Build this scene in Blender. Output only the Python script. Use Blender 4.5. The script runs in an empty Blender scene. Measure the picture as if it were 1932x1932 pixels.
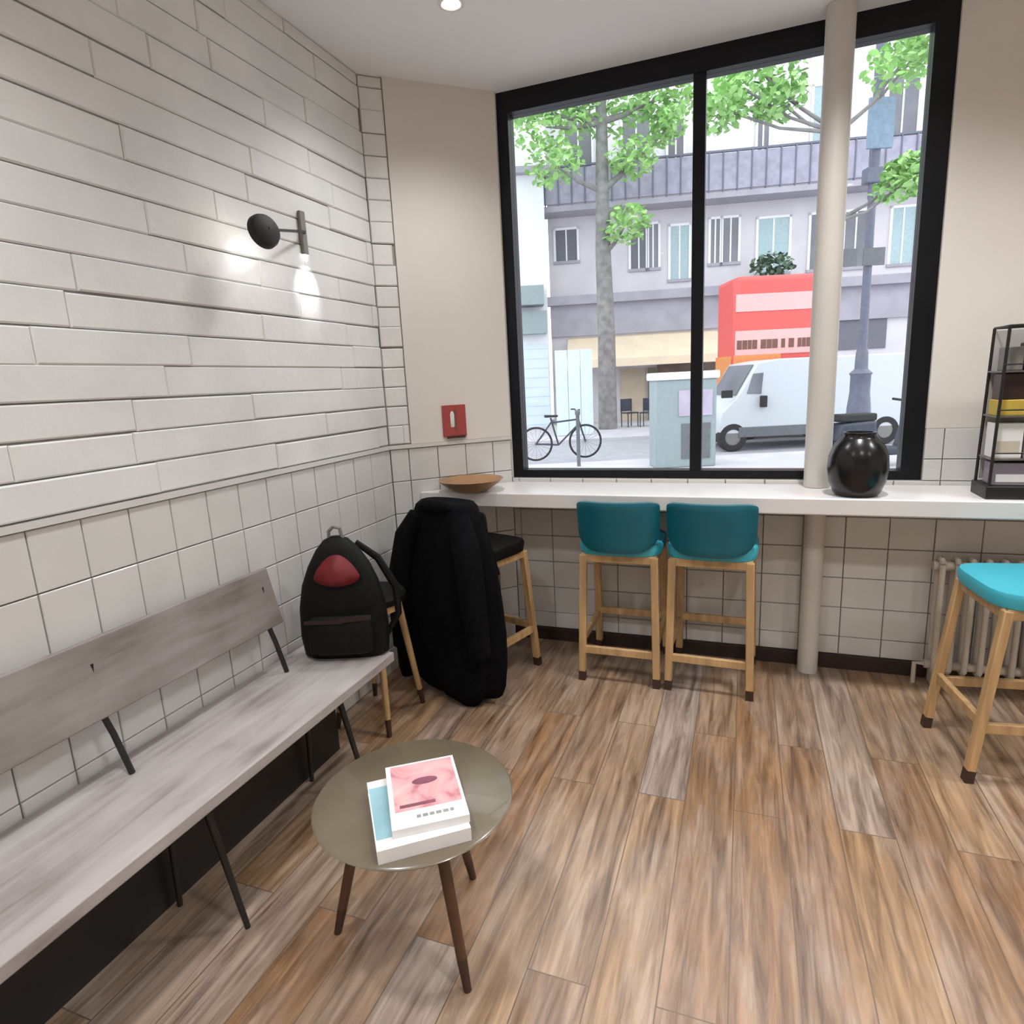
import bpy, bmesh, math, random
from mathutils import Vector, Matrix, Euler

random.seed(7)
scene = bpy.context.scene
COL = scene.collection
PI = math.pi

# ------------------------------------------------------------------ camera
AX = Vector((0.93735729, 0.34496386, -0.0485927))      # camera right
AD = Vector((0.02584862, -0.20797249, -0.97779307))    # camera down
AF = Vector((-0.34740922, 0.91528541, -0.20386137))    # camera forward
FOC = 1170.0
EYE = Vector((0, 0, 1.5))
cam_d = bpy.data.cameras.new('camera')
cam = bpy.data.objects.new('camera', cam_d)
COL.objects.link(cam)
m = Matrix((AX, -AD, -AF)).transposed().to_4x4()
m.translation = EYE
cam.matrix_world = m
cam_d.sensor_width = 36.0
cam_d.lens = FOC / 1932 * 36.0
cam_d.clip_start = 0.02
cam_d.clip_end = 300
scene.camera = cam

# ------------------------------------------------------------------ sky, exposure
world = bpy.data.worlds.new('overcast_sky')
scene.world = world
world.use_nodes = True
wn = world.node_tree.nodes
wl = world.node_tree.links
bg = wn['Background']
tc = wn.new('ShaderNodeTexCoord')
sp = wn.new('ShaderNodeSeparateXYZ')
rm = wn.new('ShaderNodeValToRGB')
rm.color_ramp.elements[0].position = 0.0
rm.color_ramp.elements[0].color = (0.80, 0.86, 0.95, 1)
rm.color_ramp.elements[1].position = 0.7
rm.color_ramp.elements[1].color = (0.93, 0.96, 1.0, 1)
wl.new(tc.outputs['Generated'], sp.inputs[0])
wl.new(sp.outputs['Z'], rm.inputs[0])
wl.new(rm.outputs[0], bg.inputs['Color'])
bg.inputs['Strength'].default_value = 2.6
scene.view_settings.view_transform = 'Standard'
scene.view_settings.look = 'None'
scene.view_settings.gamma = 1.0
scene.view_settings.use_curve_mapping = False
scene.view_settings.exposure = 0.0
LAMP_W = 125.0

# ------------------------------------------------------------------ materials
def new_mat(name):
    mt = bpy.data.materials.new(name)
    mt.use_nodes = True
    return mt, mt.node_tree.nodes, mt.node_tree.links, mt.node_tree.nodes['Principled BSDF']

def pm(name, col, rough=0.5, metal=0.0, var=0.12, scale=14.0, bump=0.0, bscale=60.0, stretch=(1, 1, 1), coat=0.0, detail=4.0, spec=None):
    mt, N, L, b = new_mat(name)
    t = N.new('ShaderNodeTexCoord')
    mp = N.new('ShaderNodeMapping'); mp.inputs['Scale'].default_value = stretch
    L.new(t.outputs['Object'], mp.inputs[0])
    n = N.new('ShaderNodeTexNoise'); n.inputs['Scale'].default_value = scale; n.inputs['Detail'].default_value = detail
    L.new(mp.outputs[0], n.inputs['Vector'])
    r = N.new('ShaderNodeValToRGB')
    r.color_ramp.elements[0].position = 0.3; r.color_ramp.elements[1].position = 0.7
    r.color_ramp.elements[0].color = tuple(max(0, c * (1 - var)) for c in col) + (1,)
    r.color_ramp.elements[1].color = tuple(min(1, c * (1 + var)) for c in col) + (1,)
    L.new(n.outputs['Fac'], r.inputs[0])
    L.new(r.outputs[0], b.inputs['Base Color'])
    b.inputs['Roughness'].default_value = rough
    b.inputs['Metallic'].default_value = metal
    if coat: b.inputs['Coat Weight'].default_value = coat
    if spec is not None: b.inputs['Specular IOR Level'].default_value = spec
    if bump:
        n2 = N.new('ShaderNodeTexNoise'); n2.inputs['Scale'].default_value = bscale; n2.inputs['Detail'].default_value = 5
        L.new(mp.outputs[0], n2.inputs['Vector'])
        bp = N.new('ShaderNodeBump'); bp.inputs['Strength'].default_value = bump; bp.inputs['Distance'].default_value = 0.01
        L.new(n2.outputs['Fac'], bp.inputs['Height'])
        L.new(bp.outputs[0], b.inputs['Normal'])
    return mt

def emit(name, col, strength):
    mt, N, L, b = new_mat(name)
    b.inputs['Base Color'].default_value = col + (1,)
    b.inputs['Emission Color'].default_value = col + (1,)
    b.inputs['Emission Strength'].default_value = strength
    return mt

def floor_mat():
    mt, N, L, b = new_mat('oak_plank_floor')
    t = N.new('ShaderNodeTexCoord')
    sx = N.new('ShaderNodeSeparateXYZ'); L.new(t.outputs['Object'], sx.inputs[0])
    cx = N.new('ShaderNodeCombineXYZ')
    L.new(sx.outputs['Y'], cx.inputs['X']); L.new(sx.outputs['X'], cx.inputs['Y'])
    br = N.new('ShaderNodeTexBrick')
    br.offset = 0.37; br.offset_frequency = 2
    br.inputs['Scale'].default_value = 1.0
    br.inputs['Brick Width'].default_value = 1.25
    br.inputs['Row Height'].default_value = 0.165
    br.inputs['Mortar Size'].default_value = 0.0018
    br.inputs['Mortar Smooth'].default_value = 0.1
    br.inputs['Color1'].default_value = (0, 0, 0, 1); br.inputs['Color2'].default_value = (1, 1, 1, 1)
    br.inputs['Mortar'].default_value = (0.5, 0.5, 0.5, 1)
    L.new(cx.outputs[0], br.inputs['Vector'])
    rp = N.new('ShaderNodeValToRGB')
    e = rp.color_ramp.elements
    e[0].position = 0.0; e[0].color = (0.285, 0.155, 0.070, 1)
    e[1].position = 1.0; e[1].color = (0.335, 0.275, 0.235, 1)
    q = e.new(0.35); q.color = (0.275, 0.19, 0.13, 1)
    q = e.new(0.65); q.color = (0.335, 0.208, 0.108, 1)
    L.new(br.outputs['Color'], rp.inputs[0])
    mp = N.new('ShaderNodeMapping'); mp.inputs['Scale'].default_value = (19, 1.5, 1)
    L.new(t.outputs['Object'], mp.inputs[0])
    ad = N.new('ShaderNodeVectorMath'); ad.operation = 'ADD'
    L.new(mp.outputs[0], ad.inputs[0]); L.new(br.outputs['Color'], ad.inputs[1])
    ns = N.new('ShaderNodeTexNoise'); ns.inputs['Scale'].default_value = 1.6; ns.inputs['Detail'].default_value = 7; ns.inputs['Roughness'].default_value = 0.62
    ns.inputs['Distortion'].default_value = 0.6
    L.new(ad.outputs[0], ns.inputs['Vector'])
    r2 = N.new('ShaderNodeValToRGB')
    r2.color_ramp.elements[0].position = 0.32; r2.color_ramp.elements[0].color = (0.40, 0.33, 0.28, 1)
    r2.color_ramp.elements[1].position = 0.64; r2.color_ramp.elements[1].color = (1.38, 1.38, 1.38, 1)
    L.new(ns.outputs['Fac'], r2.inputs[0])
    # patches of paler, greyer wear across the boards
    nw = N.new('ShaderNodeTexNoise'); nw.inputs['Scale'].default_value = 2.6; nw.inputs['Detail'].default_value = 5; nw.inputs['Roughness'].default_value = 0.65
    mw = N.new('ShaderNodeMapping'); mw.inputs['Scale'].default_value = (2.6, 0.8, 1); L.new(t.outputs['Object'], mw.inputs[0]); L.new(mw.outputs[0], nw.inputs['Vector'])
    rw = N.new('ShaderNodeMapRange'); rw.inputs['From Min'].default_value = .45; rw.inputs['From Max'].default_value = .72; rw.inputs['To Max'].default_value = .6
    L.new(nw.outputs['Fac'], rw.inputs['Value'])
    mg = N.new('ShaderNodeMix'); mg.data_type = 'RGBA'; L.new(rw.outputs[0], mg.inputs[0]); L.new(rp.outputs[0], mg.inputs[6]); mg.inputs[7].default_value = (0.37, 0.315, 0.275, 1)
    mx = N.new('ShaderNodeMix'); mx.data_type = 'RGBA'; mx.blend_type = 'MULTIPLY'; mx.inputs[0].default_value = 1.0
    L.new(mg.outputs[2], mx.inputs[6]); L.new(r2.outputs[0], mx.inputs[7])
    mj = N.new('ShaderNodeMix'); mj.data_type = 'RGBA'
    L.new(br.outputs['Fac'], mj.inputs[0]); L.new(mx.outputs[2], mj.inputs[6])
    mj.inputs[7].default_value = (0.15, 0.10, 0.065, 1)
    L.new(mj.outputs[2], b.inputs['Base Color'])
    b.inputs['Roughness'].default_value = 0.40; b.inputs['Specular IOR Level'].default_value = 0.6; b.inputs['Coat Weight'].default_value = 0.6; b.inputs['Coat Roughness'].default_value = 0.28; b.inputs['Coat IOR'].default_value = 1.6
    bp = N.new('ShaderNodeBump'); bp.inputs['Strength'].default_value = 0.25; bp.inputs['Distance'].default_value = 0.004
    L.new(ns.outputs['Fac'], bp.inputs['Height']); L.new(bp.outputs[0], b.inputs['Normal'])
    return mt

def plank_mat(name, c1, c2, c3):
    # weathered whitewashed board, grain along Y
    mt, N, L, b = new_mat(name)
    t = N.new('ShaderNodeTexCoord')
    mp = N.new('ShaderNodeMapping'); mp.inputs['Scale'].default_value = (14, 1.6, 14)
    L.new(t.outputs['Object'], mp.inputs[0])
    n = N.new('ShaderNodeTexNoise'); n.inputs['Scale'].default_value = 1.5; n.inputs['Detail'].default_value = 7; n.inputs['Distortion'].default_value = 0.8
    L.new(mp.outputs[0], n.inputs['Vector'])
    n2 = N.new('ShaderNodeTexNoise'); n2.inputs['Scale'].default_value = 4.0; n2.inputs['Detail'].default_value = 4
    L.new(t.outputs['Object'], n2.inputs['Vector'])
    ma = N.new('ShaderNodeMath'); ma.operation = 'MULTIPLY_ADD'; ma.inputs[1].default_value = 0.55
    L.new(n.outputs['Fac'], ma.inputs[0])
    mb2 = N.new('ShaderNodeMath'); mb2.operation = 'MULTIPLY'; mb2.inputs[1].default_value = 0.45
    L.new(n2.outputs['Fac'], mb2.inputs[0]); L.new(mb2.outputs[0], ma.inputs[2])
    r = N.new('ShaderNodeValToRGB'); e = r.color_ramp.elements
    e[0].position = 0.33; e[0].color = c1 + (1,)
    e[1].position = 0.66; e[1].color = c3 + (1,)
    q = e.new(0.48); q.color = c2 + (1,)
    L.new(ma.outputs[0], r.inputs[0]); L.new(r.outputs[0], b.inputs['Base Color'])
    b.inputs['Roughness'].default_value = 0.6
    bp = N.new('ShaderNodeBump'); bp.inputs['Strength'].default_value = 0.2; bp.inputs['Distance'].default_value = 0.004
    L.new(n.outputs['Fac'], bp.inputs['Height']); L.new(bp.outputs[0], b.inputs['Normal'])
    return mt

def glass_mat(name, tint=(1, 1, 1), refl=0.06):
    mt, N, L, b = new_mat(name)
    N.remove(b)
    o = [n for n in N if n.type == 'OUTPUT_MATERIAL'][0]
    tr = N.new('ShaderNodeBsdfTransparent'); tr.inputs[0].default_value = tint + (1,)
    gl = N.new('ShaderNodeBsdfGlossy'); gl.inputs['Roughness'].default_value = 0.02
    mx = N.new('ShaderNodeMixShader')
    fr = N.new('ShaderNodeFresnel'); fr.inputs[0].default_value = 1.3
    L.new(fr.outputs[0], mx.inputs[0])
    L.new(tr.outputs[0], mx.inputs[1]); L.new(gl.outputs[0], mx.inputs[2])
    L.new(mx.outputs[0], o.inputs[0])
    return mt

M = {}
M['floor'] = floor_mat()
M['brick'] = pm('white_painted_brick', (0.76, 0.765, 0.745), 0.55, var=0.07, scale=3.5, bump=0.25, bscale=22)
M['mortar'] = pm('grey_mortar', (0.34, 0.325, 0.295), 0.9, var=0.2, scale=9)
M['tile'] = pm('white_glazed_tile', (0.68, 0.67, 0.64), 0.22, var=0.04, scale=5, bump=0.05, bscale=9)
M['grout'] = pm('grey_tile_grout', (0.27, 0.26, 0.235), 0.9, var=0.2, scale=14)
M['plaster'] = pm('cream_plaster', (0.75, 0.71, 0.65), 0.75, var=0.03, scale=2.0)
M['ceiling'] = pm('ceiling_paint', (0.88, 0.90, 0.92), 0.85, var=0.015, scale=1.5)
M['black_frame'] = pm('black_window_metal', (0.006, 0.007, 0.009), 0.4, var=0.2, spec=0.25)
M['column'] = pm('cream_column_paint', (0.63, 0.60, 0.545), 0.45, var=0.04, scale=3)
M['counter'] = pm('white_counter_laminate', (0.80, 0.78, 0.76), 0.3, var=0.02, scale=3)
M['darkwood'] = pm('dark_baseboard', (0.028, 0.014, 0.011), 0.5, var=0.25, scale=8)
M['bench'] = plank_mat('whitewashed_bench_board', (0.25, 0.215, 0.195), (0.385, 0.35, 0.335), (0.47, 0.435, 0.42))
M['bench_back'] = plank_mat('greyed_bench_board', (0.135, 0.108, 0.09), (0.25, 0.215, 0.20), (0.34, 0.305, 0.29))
M['blackmetal'] = pm('black_metal', (0.012, 0.011, 0.010), 0.45, var=0.2)
M['lamp_black'] = pm('matt_black_lamp_paint', (0.006, 0.006, 0.005), 0.6, var=0.1)
M['greymetal'] = pm('brushed_grey_metal', (0.22, 0.21, 0.20), 0.5, 0.3, var=0.1)
M['oak'] = pm('light_oak', (0.52, 0.33, 0.155), 0.45, var=0.22, scale=5, stretch=(6, 6, 0.8))
M['foot'] = pm('dark_foot_cap', (0.045, 0.02, 0.012), 0.5)
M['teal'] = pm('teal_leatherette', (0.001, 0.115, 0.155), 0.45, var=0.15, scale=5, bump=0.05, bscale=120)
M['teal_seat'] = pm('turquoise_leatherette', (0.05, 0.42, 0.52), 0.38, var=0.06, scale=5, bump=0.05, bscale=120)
M['walnut'] = pm('dark_walnut', (0.085, 0.036, 0.016), 0.4, var=0.3, scale=5, stretch=(6, 6, 0.8))
M['tabletop'] = pm('taupe_lacquer', (0.155, 0.125, 0.083), 0.25, var=0.12, scale=5, coat=0.3)
M['coat'] = pm('black_wool', (0.0035, 0.0035, 0.0045), 0.9, var=0.3, scale=30, bump=0.3, bscale=150, spec=0.1)
M['nylon'] = pm('black_nylon', (0.004, 0.0045, 0.004), 0.6, var=0.3, scale=30, spec=0.2)
M['nylon_brown'] = pm('dark_brown_nylon', (0.035, 0.022, 0.018), 0.6, var=0.3, scale=30, spec=0.2)
M['red_cloth'] = pm('dark_red_nylon', (0.16, 0.006, 0.01), 0.6, var=0.35, scale=18)
M['red'] = pm('red_plastic', (0.38, 0.06, 0.055), 0.4)
M['white'] = pm('white_plastic', (0.78, 0.76, 0.74), 0.4, var=0.03)
M['paper'] = pm('paper_white', (0.80, 0.79, 0.77), 0.6, var=0.03)
M['pages'] = pm('book_page_edges', (0.70, 0.68, 0.62), 0.8, var=0.12, scale=20, stretch=(1, 1, 30))
M['vase'] = pm('black_glazed_pottery', (0.006, 0.006, 0.007), 0.25, var=0.2)
M['bowlwood'] = pm('bowl_wood', (0.36, 0.20, 0.10), 0.45, var=0.25, scale=6)
M['radiator'] = pm('cream_radiator_enamel', (0.62, 0.56, 0.47), 0.4, var=0.04)
M['yellow'] = pm('yellow_card', (0.55, 0.40, 0.06), 0.5, var=0.08)
M['lavender'] = pm('mauve_card', (0.30, 0.25, 0.30), 0.5, var=0.1)
M['greycard'] = pm('grey_card', (0.42, 0.39, 0.37), 0.5, var=0.1)
M['beigecard'] = pm('beige_card', (0.58, 0.52, 0.42), 0.5, var=0.08)
M['brownbag'] = pm('dark_brown_foil_bag', (0.03, 0.013, 0.010), 0.35, var=0.3)
M['glass'] = glass_mat('window_glass')
M['lamp_glow'] = emit('lamp_glow', (1.0, 0.95, 0.88), 14.0)
# outdoors
M['pavement'] = pm('grey_pavement', (0.50, 0.50, 0.53), 0.85, var=0.08, scale=2)
M['road'] = pm('asphalt', (0.34, 0.35, 0.38), 0.85, var=0.1, scale=4)
M['facade'] = pm('pale_stone_facade', (0.60, 0.575, 0.60), 0.85, var=0.06, scale=1.2)
M['facade_upper'] = pm('white_stone_facade', (0.72, 0.71, 0.73), 0.85, var=0.05, scale=1.2)
M['facade_white'] = pm('white_render', (0.80, 0.80, 0.82), 0.85, var=0.03, scale=1)
M['facade_grey'] = pm('grey_stone_band', (0.36, 0.35, 0.40), 0.85, var=0.1, scale=2)
M['lead'] = pm('mauve_grey_railing_panel', (0.33, 0.32, 0.40), 0.7, var=0.15, scale=5)
M['winpane'] = pm('dark_window_pane', (0.16, 0.17, 0.19), 0.15, var=0.2, scale=1)
M['shutter'] = pm('grey_blue_shutter', (0.36, 0.48, 0.50), 0.6, var=0.08)
M['shutter_dark'] = pm('slate_shutter', (0.14, 0.14, 0.17), 0.6, var=0.1)
M['rollshutter'] = pm('pale_blue_shutter', (0.60, 0.70, 0.80), 0.5, var=0.04, scale=2)
M['awning'] = pm('cream_awning_canvas', (0.76, 0.64, 0.48), 0.8, var=0.05, scale=2)
M['shopdark'] = pm('dark_shop_interior', (0.12, 0.09, 0.07), 0.6, var=0.4, scale=2)
M['shopwarm'] = pm('beige_shopfront', (0.52, 0.45, 0.34), 0.7, var=0.15, scale=2)
M['olive'] = pm('olive_shop_pilaster', (0.17, 0.16, 0.11), 0.7)
M['bark'] = pm('grey_plane_bark', (0.22, 0.215, 0.21), 0.9, var=0.3, scale=5)
M['leaf'] = pm('plane_leaf', (0.33, 0.58, 0.20), 0.6, var=0.3, scale=1.5)
M['leaf_dark'] = pm('dark_leaf', (0.10, 0.16, 0.10), 0.6, var=0.3, scale=3)
for k in ('leaf', 'leaf_dark'):
    b = M[k].node_tree.nodes['Principled BSDF']
    b.inputs['Transmission Weight'].default_value = 0.0
M['van'] = pm('white_van_paint', (0.55, 0.585, 0.62), 0.3, var=0.02)
M['cardark'] = pm('dark_car_paint', (0.03, 0.04, 0.06), 0.35)
M['tyre'] = pm('tyre_rubber', (0.02, 0.02, 0.022), 0.8)
M['truckred'] = pm('red_truck_panel', (0.70, 0.10, 0.09), 0.45, var=0.06)
M['truckpink'] = pm('pale_pink_stripe', (0.80, 0.42, 0.40), 0.45, var=0.05)
M['truckorange'] = pm('orange_truck_panel', (0.72, 0.26, 0.08), 0.45, var=0.08)
M['letters'] = pm('dark_brown_lettering', (0.16, 0.07, 0.05), 0.5)
M['kiosk'] = pm('grey_green_cabinet', (0.27, 0.33, 0.335), 0.5, var=0.06)
M['kiosk_panel'] = pm('mauve_poster', (0.42, 0.38, 0.48), 0.5, var=0.2, scale=3)
M['post'] = pm('slate_blue_post', (0.13, 0.14, 0.19), 0.5)
M['banner'] = pm('blue_grey_banner', (0.22, 0.30, 0.40), 0.7)
M['signgrey'] = pm('dark_sign_plate', (0.13, 0.14, 0.15), 0.5)

# ------------------------------------------------------------------ mesh builder
class MB:
    def __init__(s):
        s.v = []; s.f = []; s.mi = []; s.mats = []
    def idx(s, mat):
        if mat not in s.mats: s.mats.append(mat)
        return s.mats.index(mat)
    def add(s, verts, faces, mat):
        o = len(s.v); k = s.idx(mat)
        s.v += [tuple(p) for p in verts]
        for f in faces:
            s.f.append([o + i for i in f]); s.mi.append(k)
    def box(s, x0, x1, y0, y1, z0, z1, mat, T=None):
        vs = [(x0, y0, z0), (x1, y0, z0), (x1, y1, z0), (x0, y1, z0), (x0, y0, z1), (x1, y0, z1), (x1, y1, z1), (x0, y1, z1)]
        if T: vs = [T @ Vector(p) for p in vs]
        s.add(vs, [(0, 3, 2, 1), (4, 5, 6, 7), (0, 1, 5, 4), (1, 2, 6, 5), (2, 3, 7, 6), (3, 0, 4, 7)], mat)
    def prism(s, poly, z0, z1, mat):
        n = len(poly)
        a = sum(poly[i][0] * poly[(i + 1) % n][1] - poly[(i + 1) % n][0] * poly[i][1] for i in range(n))
        if a < 0: poly = poly[::-1]
        vs = [(x, y, z0) for x, y in poly] + [(x, y, z1) for x, y in poly]
        fs = [tuple(range(n))[::-1], tuple(range(n, 2 * n))]
        fs += [(i, (i + 1) % n, n + (i + 1) % n, n + i) for i in range(n)]
        s.add(vs, fs, mat)
    def tile(s, T, u0, u1, w0, w1, d, ch, mat):
        # slab on a wall frame T: local x = along the wall, y = out of the wall, z = up; chamfered front
        vs = [(u0, 0, w0), (u1, 0, w0), (u1, 0, w1), (u0, 0, w1),
              (u0, d - ch, w0), (u1, d - ch, w0), (u1, d - ch, w1), (u0, d - ch, w1),
              (u0 + ch, d, w0 + ch), (u1 - ch, d, w0 + ch), (u1 - ch, d, w1 - ch), (u0 + ch, d, w1 - ch)]
        vs = [T @ Vector(p) for p in vs]
        fs = [(8, 9, 10, 11)] + [(i, (i + 1) % 4, 4 + (i + 1) % 4, 4 + i) for i in range(4)] + [(4 + i, 4 + (i + 1) % 4, 8 + (i + 1) % 4, 8 + i) for i in range(4)]
        s.add(vs, [f[::-1] for f in fs], mat)
    def lathe(s, prof, mat, seg=32, T=None, caps=True):
        n = len(prof); vs = []
        for r, z in prof:
            for k in range(seg):
                a = 2 * PI * k / seg
                vs.append((r * math.cos(a), r * math.sin(a), z))
        if T: vs = [T @ Vector(p) for p in vs]
        fs = []
        for i in range(n - 1):
            for k in range(seg):
                k2 = (k + 1) % seg
                fs.append((i * seg + k, i * seg + k2, (i + 1) * seg + k2, (i + 1) * seg + k))
        if caps:
            fs.append(tuple(range(seg))[::-1]); fs.append(tuple((n - 1) * seg + k for k in range(seg)))
        s.add(vs, fs, mat)
    def tube(s, pts, r, mat, seg=10, closed=False):
        pts = [Vector(p) for p in pts]; n = len(pts)
        rs = r if isinstance(r, (list, tuple)) else [r] * n
        vs = []; up = None
        for i, p in enumerate(pts):
            if closed: d = pts[(i + 1) % n] - pts[i - 1]
            else: d = pts[min(i + 1, n - 1)] - pts[max(i - 1, 0)]
            d.normalize()
            if up is None:
                up = d.orthogonal().normalized()
            up = (up - d * up.dot(d)).normalized()
            sd = d.cross(up)
            for k in range(seg):
                a = 2 * PI * k / seg
                vs.append(p + (up * math.cos(a) + sd * math.sin(a)) * rs[i])
        fs = []
        for i in range(n if closed else n - 1):
            j = (i + 1) % n
            for k in range(seg):
                k2 = (k + 1) % seg
                fs.append((i * seg + k, i * seg + k2, j * seg + k2, j * seg + k))
        if not closed:
            fs.append(tuple(range(seg))[::-1]); fs.append(tuple((n - 1) * seg + k for k in range(seg)))
        s.add(vs, fs, mat)
    def bar(s, a, b, w, t, mat, up=(0, 0, 1)):
        # rectangular bar from a to b, w across, t along 'up'
        a = Vector(a); b = Vector(b); d = (b - a).normalized()
        u = Vector(up); u = (u - d * u.dot(d))
        if u.length < 1e-4: u = d.orthogonal()
        u.normalize(); sd = d.cross(u)
        vs = []
        for p in (a, b):
            for i, j in ((-1, -1), (1, -1), (1, 1), (-1, 1)):
                vs.append(p + sd * (i * w / 2) + u * (j * t / 2))
        s.add(vs, [(0, 1, 2, 3), (7, 6, 5, 4), (0, 4, 5, 1), (1, 5, 6, 2), (2, 6, 7, 3), (3, 7, 4, 0)], mat)
    def loft(s, rings, mat, caps=True):
        n = len(rings[0]); vs = [p for r in rings for p in r]; fs = []
        for i in range(len(rings) - 1):
            for k in range(n):
                k2 = (k + 1) % n
                fs.append((i * n + k, i * n + k2, (i + 1) * n + k2, (i + 1) * n + k))
        if caps:
            fs.append(tuple(range(n))[::-1]); fs.append(tuple((len(rings) - 1) * n + k for k in range(n)))
        s.add(vs, fs, mat)
    def build(s, name, parent=None, bevel=0.0, smooth=True, sub=0, angle=40):
        me = bpy.data.meshes.new(name)
        me.from_pydata(s.v, [], s.f)
        for mname in s.mats: me.materials.append(M[mname])
        me.polygons.foreach_set('material_index', s.mi)
        bm = bmesh.new(); bm.from_mesh(me)
        bmesh.ops.recalc_face_normals(bm, faces=bm.faces)
        bm.to_mesh(me); bm.free()
        if smooth:
            me.shade_smooth(); me.set_sharp_from_angle(angle=math.radians(angle))
        me.update()
        o = bpy.data.objects.new(name, me); COL.objects.link(o)
        if parent: o.parent = parent
        if bevel:
            b = o.modifiers.new('edge', 'BEVEL'); b.width = bevel; b.segments = 2; b.limit_method = 'ANGLE'
        if sub:
            b = o.modifiers.new('soft', 'SUBSURF'); b.levels = sub; b.render_levels = sub
        return o

def thing(name, label, cat, loc=(0, 0, 0), rz=0.0, group=None):
    o = bpy.data.objects.new(name, None); COL.objects.link(o)
    o.location = loc; o.rotation_euler = (0, 0, rz)
    o['label'] = label; o['category'] = cat
    if group: o['group'] = group
    return o
def tag(o, label, cat, group=None, kind=None):
    o['label'] = label; o['category'] = cat
    if group: o['group'] = group
    if kind: o['kind'] = kind
    return o
def struct(o):
    o['kind'] = 'structure'; return o
def dup(root, loc, rz, label, group=None):
    r = root.copy(); COL.objects.link(r); r.location = loc; r.rotation_euler = (0, 0, rz); r['label'] = label
    if group: r['group'] = group
    for c in list(root.children):
        k = c.copy(); COL.objects.link(k); k.parent = r
        for g in list(c.children):
            d = g.copy(); COL.objects.link(d); d.parent = k
    return r
def frame(origin, along, out):
    a = Vector(along).normalized(); o = Vector(out).normalized()
    T = Matrix((a, o, Vector((0, 0, 1)))).transposed().to_4x4(); T.translation = Vector(origin)
    return T

# ------------------------------------------------------------------ room shell
ZC = 2.955
XL = -1.75
A = Vector((-1.75, 2.84, 0)); B = Vector((-1.243, 3.31, 0))
E_ = (B - A).normalized(); NR = Vector((E_.y, -E_.x, 0))         # splay: along, into the room
XR, YB, YW = 3.6, -3.2, 3.31

mb = MB(); mb.box(-2.1, XR + .2, YB - .2, YW + .25, -0.12, 0.0, 'floor'); struct(mb.build('floor', smooth=False))
mb = MB(); mb.box(-2.1, XR + .2, YB - .2, YW + .25, ZC, ZC + .15, 'ceiling'); struct(mb.build('ceiling', smooth=False))

def brick_field(mb, T, u0, u1, z0, z1, depth, length=0.5, h=0.0998, seed=1):
    rnd = random.Random(seed); z = z0; row = 0
    while z < z1 - 0.02:
        zt = min(z + h, z1)
        u = u0 - rnd.uniform(0.05, length * .95)
        while u < u1:
            ln = rnd.choice((length, length * 1.1, length * .7, length * 1.5, length * 1.9))
            a = max(u, u0); b = min(u + ln, u1)
            if b - a > 0.03:
                d = depth + rnd.uniform(-0.003, 0.003)
                g = rnd.uniform(0.0006, 0.0032)
                dz = rnd.uniform(-0.0022, 0.0022)
                mb.tile(T, a + 0.0004, b - 0.0004, z + g + dz, zt - g + dz, d, 0.0045, 'brick')
            u += ln
        z += h; row += 1

def tile_field(mb, T, us, zs, depth, seed=2, skip=None):
    rnd = random.Random(seed)
    for i in range(len(us) - 1):
        for j in range(len(zs) - 1):
            if us[i + 1] - us[i] < .01 or zs[j + 1] - zs[j] < .01: continue
            mb.tile(T, us[i] + .0018, us[i + 1] - .0018, zs[j] + .0018, zs[j + 1] - .0018, depth + rnd.uniform(-.0008, .0008), .0025, 'tile')

# left wall: mortar backing, long painted bricks above, square tiles below, pale cap between
RAIL = 1.188
Tl = frame((XL - 0.012, 0, 0), (0, 1, 0), (1, 0, 0))
mb = MB()
mb.box(XL - .25, XL - .012, YB, A.y + .02, 0, RAIL, 'grout'); mb.box(XL - .25, XL - .012, YB, A.y + .02, RAIL, ZC, 'mortar')
brick_field(mb, Tl, -1.6, A.y - .001, RAIL + .02, ZC, 0.012, seed=3)
us = [-1.625 + .1475 * k for k in range(31)]; us = [u for u in us if u < A.y] + [A.y - .001]
tz = [0.0, .135, .31, .485, .66, .835, 1.01, RAIL - .004]
tile_field(mb, Tl, us, tz, 0.014)
mb.box(XL - .02, XL + .010, -1.6, A.y - .004, RAIL - .002, RAIL + .017, 'tile')
mb.box(XL - .05, XL, YB, -1.6, 0, ZC, 'plaster')
struct(mb.build('wall_left', smooth=False))

# splayed wall between the brick wall and the window
Ts = frame(A - NR * 0.012, E_, NR); LS = (B - A).length
def sp(s_, d, z): return A + E_ * s_ + NR * d + Vector((0, 0, z))
mb = MB()
def sprism(s0, s1, d0, d1, z0, z1, mat):
    P = [sp(s0, d0, 0), sp(s1, d0, 0), sp(s1, d1, 0), sp(s0, d1, 0)]
    mb.prism([(p.x, p.y) for p in P], z0, z1, mat)
sprism(-.1, LS, -.35, -.012, 0, ZC, 'mortar')
brick_field(mb, Ts, 0.002, 0.115, RAIL + .02, ZC, 0.012, length=.9, seed=5)
sprism(0.118, LS, -.02, 0.006, RAIL + .018, ZC, 'plaster')
tile_field(mb, Ts, [0.002, .10, .26, .42, .58, LS], tz, 0.014, seed=6)
sprism(0.004, LS, -.012, .010, RAIL - .002, RAIL + .017, 'tile')
struct(mb.build('wall_splay', smooth=False))

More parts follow.
